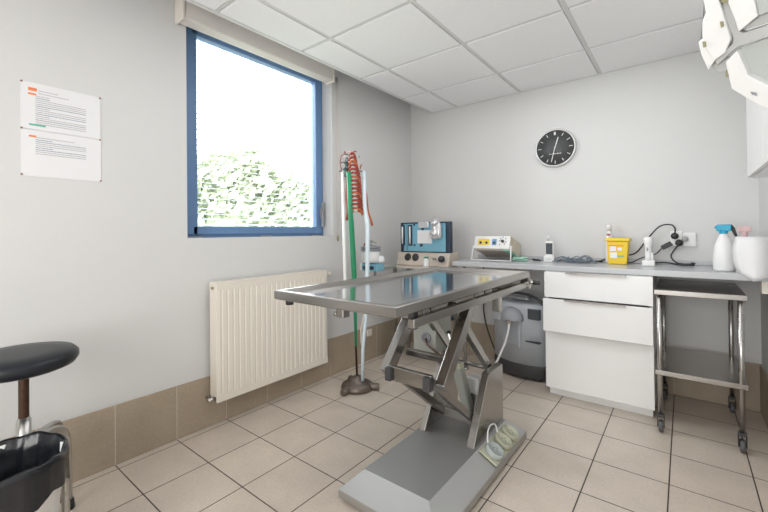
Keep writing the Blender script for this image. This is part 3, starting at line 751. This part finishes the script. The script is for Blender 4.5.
# ------------------------------------------------------------------ clock
CLK = Vector((1.413, YB, 1.830))
ck = thing('wall_clock', CLK+Vector((0,-.02,0)), 'round black wall clock with silver rim on the back wall', 'clock')
MB().lathe([(0,.001),(.150,.001),(.156,.006),(.157,.022),(.152,.030),(.146,.030),(.143,.022),(0,.022)], CLK, 48, axis=(0,-1,0)).build('rim', M['silver'], ck)
MB().lathe([(0,.0225),(.1425,.0225),(.1425,.0235),(0,.0235)], CLK, 48, axis=(0,-1,0)).build('dial', M['clock'], ck)
tk = MB()
yv_ = CLK.y-.0245
def hand(mb, ang, r0, r1, w):
    d = Vector((sin(ang), 0, cos(ang))); s = Vector((cos(ang), 0, -sin(ang)))
    c = Vector((CLK.x, yv_, CLK.z)); mb.prism([c+d*r0-s*w, c+d*r0+s*w, c+d*r1+s*w, c+d*r1-s*w], (0, .0008, 0))
for i in range(12):
    a = 2*pi*i/12; hand(tk, a, .105, .130, .0022)
hand(tk, .045, .103, .13, .0022); hand(tk, -.045, .103, .13, .0022)
tk.build('hour_mark', M['white'], ck)
for k in range(8): tk2 = MB() if k == 0 else tk2; tk2.box(CLK.x-.045+k*.012, CLK.x-.038+k*.012, yv_, yv_+.0008, CLK.z-.052, CLK.z-.046)
tk2.build('dial_lettering', M['silver'], ck)
yv_ -= .002; h1 = MB(); hand(h1, R_(17), -.02, .088, .003); h1.build('hour_hand', M['white'], ck)
yv_ -= .002; h1 = MB(); hand(h1, R_(194), -.02, .118, .0022); h1.build('minute_hand', M['white'], ck)
MB().cyl((CLK.x, CLK.y-.022, CLK.z), (CLK.x, CLK.y-.032, CLK.z), .005).build('hand_pin', M['silver'], ck)

# ------------------------------------------------------------------ things on the worktop
WZ = .905
# electrosurgical unit tilted on a wire bail
es = thing('electrosurgery_unit', (.97, 3.15, WZ), 'cream electrosurgery unit with yellow and blue sockets tilted on its stand', 'device')
tl = R_(-17)
Ms = Matrix.Translation((.838, 3.12, WZ+.098)) @ Matrix.Rotation(tl, 4, 'X')
MB().box(0, .305, 0, .26, 0, .112, Ms).build('case', M['bead'], es, bevel=.006)
MB().box(.002, .303, -.008, 0, .002, .110, Ms).build('front_panel', M['white'], es, bevel=.004)
MB().box(.008, .25, .01, .25, -.006, 0, Ms).build('underside', M['mbase'], es); MB().box(.252, .300, .0, .25, -.008, 0, Ms).build('green_edge', M['greenpale'], es)
for x0, x1, mm in ((.035, .085, 'yellow2'), (.085, .135, 'yellow2'), (.155, .195, 'bluepanel')):
    sk = MB().box(x0+.001, x1-.001, -.010, -.008, .032, .085, Ms).build('socket_panel', M[mm], es)
    MB().cyl(Ms @ Vector(((x0+x1)/2, -.016, .052)), Ms @ Vector(((x0+x1)/2, -.010, .052)), .010).build('socket', M['charcoal'], sk)
kn_ = MB(); kn_.cyl(Ms @ Vector((.245, -.022, .065)), Ms @ Vector((.245, -.008, .065)), .012); kn_.build('dial_knob', M['charcoal'], es)
for x, z in ((.222,.035),(.22,.07),(.225,.09),(.245,.098),(.268,.088),(.272,.06),(.262,.042)):
    MB().cyl(Ms @ Vector((x, -.012, z)), Ms @ Vector((x, -.008, z)), .005, n=8).build('button', M['greyd'], es)
bl = MB(); A = Ms @ Vector((.0, .0, .03)); B = Ms @ Vector((.305, .0, .03))
bl.tube([A+Vector((-.006,0,0)), (A.x-.016, A.y-.025, WZ+.007), (B.x+.012, B.y-.025, WZ+.007), B+Vector((.006,0,0))], .0065, 8)
bl.build('bail_stand', M['white'], es)

def cables(name, label, cat, pts_list, r, m, at):
    mb = MB()
    for p in pts_list: mb.tube(p, r, 7)
    return tag(mb.build(name, m, at=at), label, cat)
rnd = random.Random(4)
def heap(cx, cy, rx, ry, h, n, seed, z=WZ):
    rn = random.Random(seed); pts = []
    for i in range(n):
        a = i*.9; pts.append((cx + rx*cos(a)*rn.uniform(.5,1), cy + ry*sin(a*1.0)*rn.uniform(.5,1), z+.0085+h*i/n*rn.uniform(.3,1)))
    # smooth
    out = []
    for i in range(len(pts)-1):
        for t_ in (0, .33, .66): out.append(tuple(pts[i][j]*(1-t_)+pts[i+1][j]*t_ for j in range(3)))
    for _ in range(1): out = [out[0]] + [tuple((out[i-1][j]+2*out[i][j]+out[i+1][j])/4 for j in range(3)) for i in range(1, len(out)-1)] + [out[-1]]
    return out
cables('cable_heap', 'pale green coiled cable beside the electrosurgery unit', 'cable', [heap(1.20, 3.20, .08, .05, .035, 22, 1)], .0065, M['greenpale'], (1.20, 3.2, WZ))
cables('black_cable', 'short black cable coil between the pale green cable and the handset', 'cable', [heap(1.31, 3.24, .035, .04, .02, 12, 2)], .005, M['black'], (1.31, 3.24, WZ))
cables('black_cable', 'black cable trailing behind the handset toward the yellow bin', 'cable', [[(1.45,3.30,WZ+.008),(1.50,3.36,WZ+.010),(1.58,3.385,WZ+.009),(1.66,3.385,WZ+.010),(1.745,3.39,WZ+.008)]], .006, M['black'], (1.6, 3.36, WZ))
# handset
ph = thing('handset', (1.405, 3.25, WZ), 'small white upright handset with a dark screen and stub aerial', 'handset')
MB().box(1.368, 1.444, 3.225, 3.275, WZ+.001, WZ+.05).build('cradle', M['white'], ph, bevel=.006)
MB().box(1.379, 1.437, 3.238, 3.264, WZ+.045, WZ+.165).build('body', M['white'], ph, bevel=.006)
MB().box(1.384, 1.432, 3.235, 3.2385, WZ+.062, WZ+.148).build('screen', M['screen'], ph)
MB().cyl((1.40, 3.252, WZ+.16), (1.40, 3.252, WZ+.215), .011, .008).build('aerial', M['silver'], ph)
for x in (1.395, 1.408, 1.421): MB().box(x-.003, x+.003, 3.2225, 3.2255, WZ+.02, WZ+.026).build('button', M['greyd'], ph)
# yellow sharps box
sb = thing('sharps_bin', (1.855, 3.31, WZ), 'yellow sharps box with white labels on the worktop', 'sharps bin')
x0, x1, y0, y1 = 1.795, 1.918, 3.26, 3.36
c_ = MB(); A = [(x0+.004,y0+.004,WZ+.001),(x1-.008,y0+.004,WZ+.001),(x1-.008,y1-.004,WZ+.001),(x0+.004,y1-.004,WZ+.001)]; B = [(x0-.004,y0-.006,WZ+.165),(x1+.006,y0-.006,WZ+.165),(x1+.006,y1+.004,WZ+.165),(x0-.004,y1+.004,WZ+.165)]
va = [c_.bm.verts.new(p) for p in A]; vb_ = [c_.bm.verts.new(p) for p in B]
c_.bm.faces.new(va[::-1]); c_.bm.faces.new(vb_)
for k in range(4): c_.bm.faces.new((va[k], va[(k+1)%4], vb_[(k+1)%4], vb_[k]))
c_.build('body', M['yellow'], sb, bevel=.006)
MB().box(x0-.012, x1+.014, y0-.014, y1+.010, WZ+.166, WZ+.188).build('lid', M['yellow'], sb, bevel=.005)
for (a, b, z0, z1, mm) in ((.018,.055,.095,.130,'paper'),(.018,.060,.045,.085,'paper'),(.065,.090,.10,.12,'paper'),(.060,.10,.055,.065,'inkg'),(.012,.10,.132,.138,'inko')):
    yy = y0+.004-.010*((z0+z1)/2/.165)
    MB().box(x0+a, x0+b, yy-.0035, yy-.001, WZ+z0, WZ+z1).build('sticker', M[mm], sb)
# clear bottle behind
bo = thing('clear_bottle', (1.79, 3.40, WZ), 'clear bottle with red marking behind the yellow sharps box', 'bottle')
MB().lathe([(0,0),(.024,0),(.026,.01),(.026,.19),(.014,.225),(.012,.24),(0,.24)], (1.79, 3.40, WZ+.001), 20).build('body', M['glassy'], bo)
MB().lathe([(0,0),(.015,0),(.015,.04),(.013,.045),(0,.045)], (1.79, 3.40, WZ+.241), 16).build('cap', M['white'], bo)
MB().box(1.778, 1.802, 3.372, 3.3745, WZ+.205, WZ+.218).build('red_mark', M['red'], bo)
# otoscope charger
oc2 = thing('charger_stand', (2.037, 3.25, WZ), 'white upright charger holding a white instrument beside the black plugs', 'charger')
MB().box(2.002, 2.072, 3.22, 3.285, WZ+.001, WZ+.038).build('base', M['white'], oc2, bevel=.005)
MB().lathe([(0,0),(.022,0),(.020,.03),(.019,.09),(.026,.12),(.027,.155),(.020,.16),(0,.16)], (2.037, 3.252, WZ+.036), 18).build('instrument', M['white'], oc2)
MB().box(2.052, 2.064, 3.24, 3.265, WZ+.038, WZ+.09).build('side_post', M['white'], oc2, bevel=.003)
MB().box(2.028, 2.037, 3.226, 3.235, WZ+.10, WZ+.125).build('switch', M['greyd'], oc2)
# wall sockets and leads
sk = thing('wall_socket', (2.252, YB, 1.08), 'white square socket plate on the back wall above the worktop', 'socket')
MB().box(2.218, 2.290, YB-.012, YB-.0005, 1.033, 1.128).build('plate', M['white'], sk, bevel=.003)
MB().box(2.228, 2.280, YB-.015, YB-.012, 1.045, 1.116).build('rocker', M['paper'], sk, bevel=.002)
sk2 = thing('wall_socket', (2.185, YB, 1.08), 'round socket holding the black plugs left of the square plate', 'socket')
MB().lathe([(0,.0125),(.018,.0125),(.018,.030),(.015,.034),(0,.034)], (2.232, YB, 1.085), 22, axis=(0,-1,0)).build('housing', M['box'], sk2)
MB().box(2.150, 2.2165, YB-.011, YB-.0005, 1.035, 1.14).build('plate', M['white'], sk2, bevel=.003)
rnc = random.Random(21); tangle = []
for q_ in range(16):
    px_, py_, hh = rnc.uniform(1.50, 1.70), rnc.uniform(3.20, 3.32), rnc.uniform(.012, .055); a_ = rnc.uniform(0, pi); L_ = rnc.uniform(.04, .10)
    dx_, dy_ = cos(a_)*L_, sin(a_)*L_*.5
    tangle.append(arc([(px_-dx_, py_-dy_, WZ+.006), (px_-dx_*.5, py_-dy_*.3+.01, WZ+.006+hh*.7), (px_, py_, WZ+.006+hh), (px_+dx_*.6, py_+dy_*.4-.01, WZ+.006+hh*.5), (px_+dx_, py_+dy_, WZ+.006)]))
cables('cable_heap', 'tangled blue grey cables between the handset and the yellow bin', 'cable', tangle + [heap(1.61, 3.26, .12, .06, .02, 24, 3)], .0032, mat('bluegrey_cable', (.14,.18,.22), .5), (1.62, 3.27, WZ))
def plug(x, z, r, label, pts):
    p_ = thing('black_plug', (x, YB-.03, z), label, 'plug')
    MB().lathe([(0,.012),(r,.012),(r*1.05,.02),(r*.9,.045),(r*.45,.055),(0,.055)], (x, YB, z), 18, axis=(0,-1,0)).build('plug_body', M['black'], p_)
    MB().tube(pts, .0048, 8).build('lead', M['black'], p_)
plug(2.176, 1.105, .022, 'upper black plug with a lead arching over to the yellow sharps box', arc([(2.176,YB-.05,1.105),(2.178,YB-.05,1.16),(2.15,YB-.045,1.185),(2.09,YB-.045,1.17),(2.02,YB-.045,1.08),(1.96,YB-.05,.99),(1.90,YB-.03,.962),(1.80,YB-.022,.945),(1.72,YB-.03,.914)]))
plug(2.200, 1.058, .022, 'lower black plug with a lead dropping to the coil on the worktop', arc([(2.200,YB-.055,1.05),(2.18,YB-.05,1.02),(2.155,YB-.05,.97),(2.17,YB-.06,.935),(2.20,YB-.08,.918),(2.25,YB-.10,.914)]))
ad = thing('black_adapter', (2.14, YB-.04, 1.04), 'black power adapter block hanging left of the wall plugs', 'adapter')
MB().bar((2.105, YB-.04, 1.022), (2.158, YB-.045, 1.056), .032, .036, up=(0,1,0)).build('block', M['black'], ad, bevel=.005)
MB().tube(arc([(2.105,YB-.04,1.022),(2.07,YB-.05,.98),(2.03,YB-.06,.965),(1.98,YB-.06,.945),(1.93,YB-.07,.915),(1.90,YB-.08,.912)]), .0036, 8).build('lead', M['black'], ad)
cables('cable_heap', 'black cable coil on the worktop under the wall sockets', 'cable', [heap(2.235, 3.30, .05, .035, .02, 16, 9), arc([(2.20,3.32,WZ+.01),(2.12,3.34,WZ+.02),(2.05,3.36,WZ+.012),(2.0,3.38,WZ+.008)])], .0055, M['black'], (2.23, 3.3, WZ))
# spray bottle
sy = thing('spray_bottle', (2.406, 3.07, WZ), 'white spray bottle with turquoise trigger head on the worktop', 'bottle')
MB().lathe([(0,0),(.046,0),(.049,.01),(.049,.09),(.042,.15),(.026,.195),(.017,.215),(.017,.225),(0,.225)], (2.406, 3.07, WZ+.001), 26).build('body', M['white'], sy)
hd_ = MB(); hd_.box(2.374, 2.439, 3.052, 3.088, WZ+.232, WZ+.272); hd_.cyl((2.406,3.07,WZ+.216), (2.406,3.07,WZ+.236), .020); hd_.cyl((2.366,3.07,WZ+.255),(2.378,3.07,WZ+.255),.008)
hd_.build('spray_head', M['teal'], sy, bevel=.006)
tg = MB(); tg.tube([(2.434,3.07,WZ+.268),(2.446,3.07,WZ+.250),(2.452,3.07,WZ+.225),(2.460,3.07,WZ+.202)], [.008,.009,.008,.006], 10); tg.build('trigger', M['charcoal'], sy)
# towel rolls / paper
rl = thing('paper_roll', (2.508, 2.995, WZ), 'thick white paper roll standing at the right end of the worktop', 'paper roll')
MB().lathe([(.018,0),(.060,0),(.061,.003),(.061,.197),(.060,.2),(.018,.2),(.018,0)], (2.514, 3.005, WZ+.001), 40).build('roll', M['paper'], rl)
shm = MB(); n = 10
prev = None
cs = [(2.448,2.955,1.107),(2.458,2.935,1.106),(2.51,2.925,1.103),(2.575,2.925,1.101)]
ce = [(2.447,2.950,.925),(2.475,2.915,.897),(2.513,2.905,.866),(2.570,2.905,.895)]
cm = [(2.418,2.935,1.025),(2.462,2.915,1.01),(2.512,2.905,.985),(2.575,2.905,.99)]
rows_ = []
for i in range(9):
    t_ = i/8; row = []
    for a, mm, b in zip(cs, cm, ce):
        a, mm, b = Vector(a), Vector(mm), Vector(b)
        row.append(((1-t_)**2)*a + 2*t_*(1-t_)*mm + t_*t_*b)
    rows_.append([shm.bm.verts.new(v) for v in row])
for r_a, r_b in zip(rows_, rows_[1:]):
    for k in range(3): shm.bm.faces.new((r_a[k], r_a[k+1], r_b[k+1], r_b[k])).smooth = True
so = shm.build('loose_sheet', M['paper'], rl)
mo = so.modifiers.new('solid', 'SOLIDIFY'); mo.thickness = .0015
pk = thing('pink_sprayer', (2.505, 3.20, WZ), 'clear bottle with pink top behind the paper roll', 'bottle')
MB().lathe([(0,0),(.036,0),(.038,.01),(.038,.14),(.02,.19),(0,.19)], (2.505, 3.20, WZ+.001), 20).build('body', M['glassy'], pk)
p_ = MB(); p_.box(2.475, 2.535, 3.185, 3.215, WZ+.225, WZ+.262); p_.cyl((2.505,3.2,WZ+.19),(2.505,3.2,WZ+.228),.016); p_.build('spray_head', M['pink'], pk, bevel=.006)

# ------------------------------------------------------------------ low wall outlet behind the stand
lo = thing('wall_outlet', (0, 2.71, .27), 'small white outlet low on the left wall behind the pale blue tube', 'socket')
MB().box(.010, .025, 2.68, 2.74, .22, .28).build('plate', M['cream'], lo, bevel=.003)
# black cable behind table on back wall
cables('wall_cable', 'black cable hanging down the back wall left of the grey machine', 'cable', [arc([(.80,3.40,.86),(.81,3.41,.62),(.80,3.40,.45),(.84,3.38,.28),(.92,3.34,.12),(.98,3.34,.02)])], .006, M['black'], (.85, 3.38, 0))

# ------------------------------------------------------------------ stool
SO = Vector((.325, .325, 0))
sto = thing('swivel_stool', SO, 'round black padded stool with rusty threaded post by the left wall', 'stool')
MB().lathe([(0,0),(.140,0),(.166,.010),(.177,.028),(.176,.046),(.162,.060),(.10,.066),(0,.067)], SO+Vector((-.01,-.01,.655)), 56).build('seat', M['vinyl'], sto)
MB().lathe([(0,0),(.028,0),(.028,.018),(0,.018)], SO+Vector((0,0,.636)), 20).build('seat_collar', M['chrome'], sto)
tp = [( .0165 if k % 2 else .0145, .41+.0045*k) for k in range(50)]
MB().lathe([(0,.41)]+tp+[(0,.64)], SO, 16).build('threaded_post', M['rust'], sto)
MB().lathe([(0,.25),(.024,.25),(.022,.47),(.019,.47),(.019,.48),(0,.48)], SO, 20).build('sleeve', M['chrome'], sto)
for a, rr in ((R_(127), .192), (R_(143), .25), (R_(30), .17), (R_(210), .20), (R_(280), .20)):
    d = Vector((cos(a), sin(a), 0))
    P = [SO+d*.02+Vector((0,0,.33)), SO+d*.05+Vector((0,0,.36)), SO+d*.10+Vector((0,0,.375)), SO+d*(rr-.03)+Vector((0,0,.355)), SO+d*rr+Vector((0,0,.30)), SO+d*(rr+.008)+Vector((0,0,.16)), SO+d*(rr+.01)+Vector((0,0,.03))]
    lgo = MB().tube(arc(P, 5), .0125, 14).build('leg', M['chrome'], sto)
    c = SO+d*(rr+.01); MB().lathe([(0,0),(.018,0),(.020,.01),(.017,.04),(0,.04)], c, 16).build('rubber_tip', M['rubber'], lgo)

# ------------------------------------------------------------------ waste bin
BO = Vector((.552, .242, 0))
bn = thing('waste_bin', BO, 'white waste bin lined with a black bag beside the stool', 'bin')
MB().lathe([(0,.001),(.115,.001),(.120,.01),(.150,.43),(.154,.435),(.150,.438),(.146,.432),(.116,.014),(0,.012)], BO, 40).build('body', M['white'], bn)
bg_ = MB(); n = 96; rings = []
rn = random.Random(2); ph_ = [rn.uniform(0, 6.28) for _ in range(8)]
def wob(a, s): return sin(5*a+ph_[0])*.35 + sin(9*a+ph_[1])*.3 + sin(17*a+ph_[2]+s*3)*.25 + sin(31*a+ph_[3]-s*2)*.15
prof = [(.162,.335,.008),(.162,.365,.006),(.162,.395,.005),(.163,.425,.003),(.161,.444,.002),(.153,.449,.002),(.145,.442,.004),(.136,.40,.010),(.120,.31,.018),(.105,.22,.022),(.088,.13,.020),(.06,.07,.012)]
for (r, z, w_) in prof:
    ring_ = []
    for k in range(n):
        a = 2*pi*k/n; rr = r + w_*wob(a, z*4); zz = z + (.006*sin(3*a+1)+.0025*sin(11*a) if .39 < z else 0) + (.012*sin(4*a+ph_[5])+.006*sin(13*a) if z < .35 and r > .15 else 0)
        ring_.append(bg_.bm.verts.new(BO+Vector((rr*cos(a), rr*sin(a), zz))))
    rings.append(ring_)
for A, B in zip(rings, rings[1:]):
    for k in range(n): bg_.bm.faces.new((A[k], A[(k+1)%n], B[(k+1)%n], B[k])).smooth = True
bg_.bm.faces.new(rings[-1])
bg_.build('bin_liner', M['bag'], bn)
cp = MB(); cpo = BO+Vector((.01, -.01, .345))
pp = []
for i in range(6):
    row = []
    for j in range(6):
        row.append(cp.bm.verts.new(cpo+Vector((-.07+.026*i+rn.uniform(-.006,.006), -.07+.026*j+rn.uniform(-.006,.006), rn.uniform(-.018,.018)-.25*(.0)))))
    pp.append(row)
for i in range(5):
    for j in range(5): cp.bm.faces.new((pp[i][j], pp[i+1][j], pp[i+1][j+1], pp[i][j+1]))
o = cp.build('discarded_paper', M['paper'], at=cpo); mo = o.modifiers.new('solid', 'SOLIDIFY'); mo.thickness = .002
tag(o, 'crumpled white paper lying inside the black bin bag', 'paper')

# ------------------------------------------------------------------ surgical lamp
LC = Vector((2.36, 1.62, 1.79))
LN = Vector((-.30, -.85, -.45)).normalized()     # the side the light leaves from
LE1 = LN.cross(Vector((0, 0, 1))).normalized(); LE2 = LE1.cross(LN)     # axes of the lamp's front plane, in metres from its hub
def LQ(a, b, k=0): return LC + LE1*a + LE2*b - LN*k
sl_ = thing('surgical_lamp', LC, 'white faceted surgical lamp head hanging at the top right', 'lamp')
def poly(pts, k0, k1, name, m, parent, bevel=.003):
    return MB().prism([LQ(u, v, k0) for u, v in pts], -LN*(k1-k0)).build(name, m, parent, bevel)
# frame: three arms meeting at a node
poly([(0.0350,0.1277),(0.0199,0.1195),(0.0154,0.0359),(0.0046,-0.0465),(-0.0022,-0.0556),(-0.1026,-0.0552),(-0.0995,-0.0871),(0.0139,-0.0914),(0.0213,-0.0945),(0.0695,-0.1266),(0.0748,-0.1115),(0.0260,-0.0770),(0.0218,-0.0634),(0.0303,-0.0047)], .012, .05, 'frame_arms', M['lampgrey'], sl_)
A_ = poly([(0.0674,0.1512),(0.0364,0.1342),(0.0348,0.0633),(0.0308,0.0256),(0.0237,-0.0595),(0.0428,-0.0952),(0.0720,-0.1093),(0.0886,-0.0508),(0.0881,-0.0222),(0.0817,0.0191),(0.0695,0.0412),(0.0694,0.0747)], -.004, .06, 'lamp_pod', M['lamp'], sl_)
A2 = poly([(0.1047,-0.0376),(0.0850,-0.0268),(0.0720,-0.1093),(0.0936,-0.1341),(0.1036,-0.0806)], .01, .055, 'lamp_pod', M['lamp'], sl_)
MB().prism([LQ(0.0873,-0.1265,.03), LQ(0.0696,-0.1102,.03), LQ(0.0434,-0.1172,.03), LQ(0.0489,-0.1570,.03), LQ(0.0735,-0.1547,.03)], -LN*.03).build('pod_base', M['lampgrey'], sl_, .003)
B_ = poly([(0.0003,0.1144),(-0.0382,0.0933),(-0.0415,-0.0207),(0.0034,-0.0456),(0.0077,-0.0092),(0.0154,0.0447)], -.004, .06, 'lamp_pod', M['lamp'], sl_)
poly([(-0.0382,0.0933),(-0.1221,0.0473),(-0.1153,-0.0232),(-0.0415,-0.0207)], .004, .06, 'lamp_pod', M['lampin'], sl_)
poly([(-0.0415,-0.0207),(-0.1153,-0.0232),(-0.1029,-0.0526),(0.0014,-0.0480)], .02, .05, 'pod_base', M['lampgrey'], sl_)
C_ = poly([(0.0443,-0.1232),(0.0125,-0.0981),(-0.0023,-0.1819),(-0.0397,-0.2247),(-0.0814,-0.2709),(-0.0746,-0.3406),(-0.0152,-0.2837),(0.0415,-0.2103)], -.006, .07, 'lamp_pod', M['lamp'], sl_)
poly([(0.0125,-0.0981),(-0.0992,-0.0898),(-0.0814,-0.2709),(-0.0397,-0.2247),(-0.0023,-0.1819)], .03, .06, 'lens', M['lampin'], C_, 0)
for cl_ in ([(0.0388,0.0023),(0.0321,-0.0008),(0.0330,-0.0156),(0.0390,-0.0159)], [(0.0880,-0.0382),(0.0808,-0.0413),(0.0819,-0.0569),(0.0884,-0.0574)]):
    poly(cl_, -.012, -.004, 'clip', M['olive'], A_, .001)
poly([(-0.0007,-0.2323),(-0.0135,-0.2397),(-0.0146,-0.2497),(-0.0040,-0.2431)], -.010, -.006, 'screw', M['greyd'], C_, .001)
poly([(0.0532,-0.1522),(0.0462,-0.1547),(0.0487,-0.1734),(0.0550,-0.1744)], .012, .03, 'clip', M['olive'], C_, .001)
poly([(0.0303,0.0787),(0.0067,0.0665),(0.0143,0.0442),(0.0316,0.0528)], .0, .03, 'hinge', M['olive'], sl_, .001)
# suspension behind the head
bk = LQ(-0.0135,-0.0191, .06)
su = MB(); su.tube(arc([bk, bk-LN*.10, Vector((2.44, 1.86, 2.1)), Vector((2.44, 1.86, H-.004))]), .02, 14); su.cyl((2.44, 1.86, H-.04), (2.44, 1.86, H-.004), .06)
su.build('suspension_arm', M['lamp'], sl_)
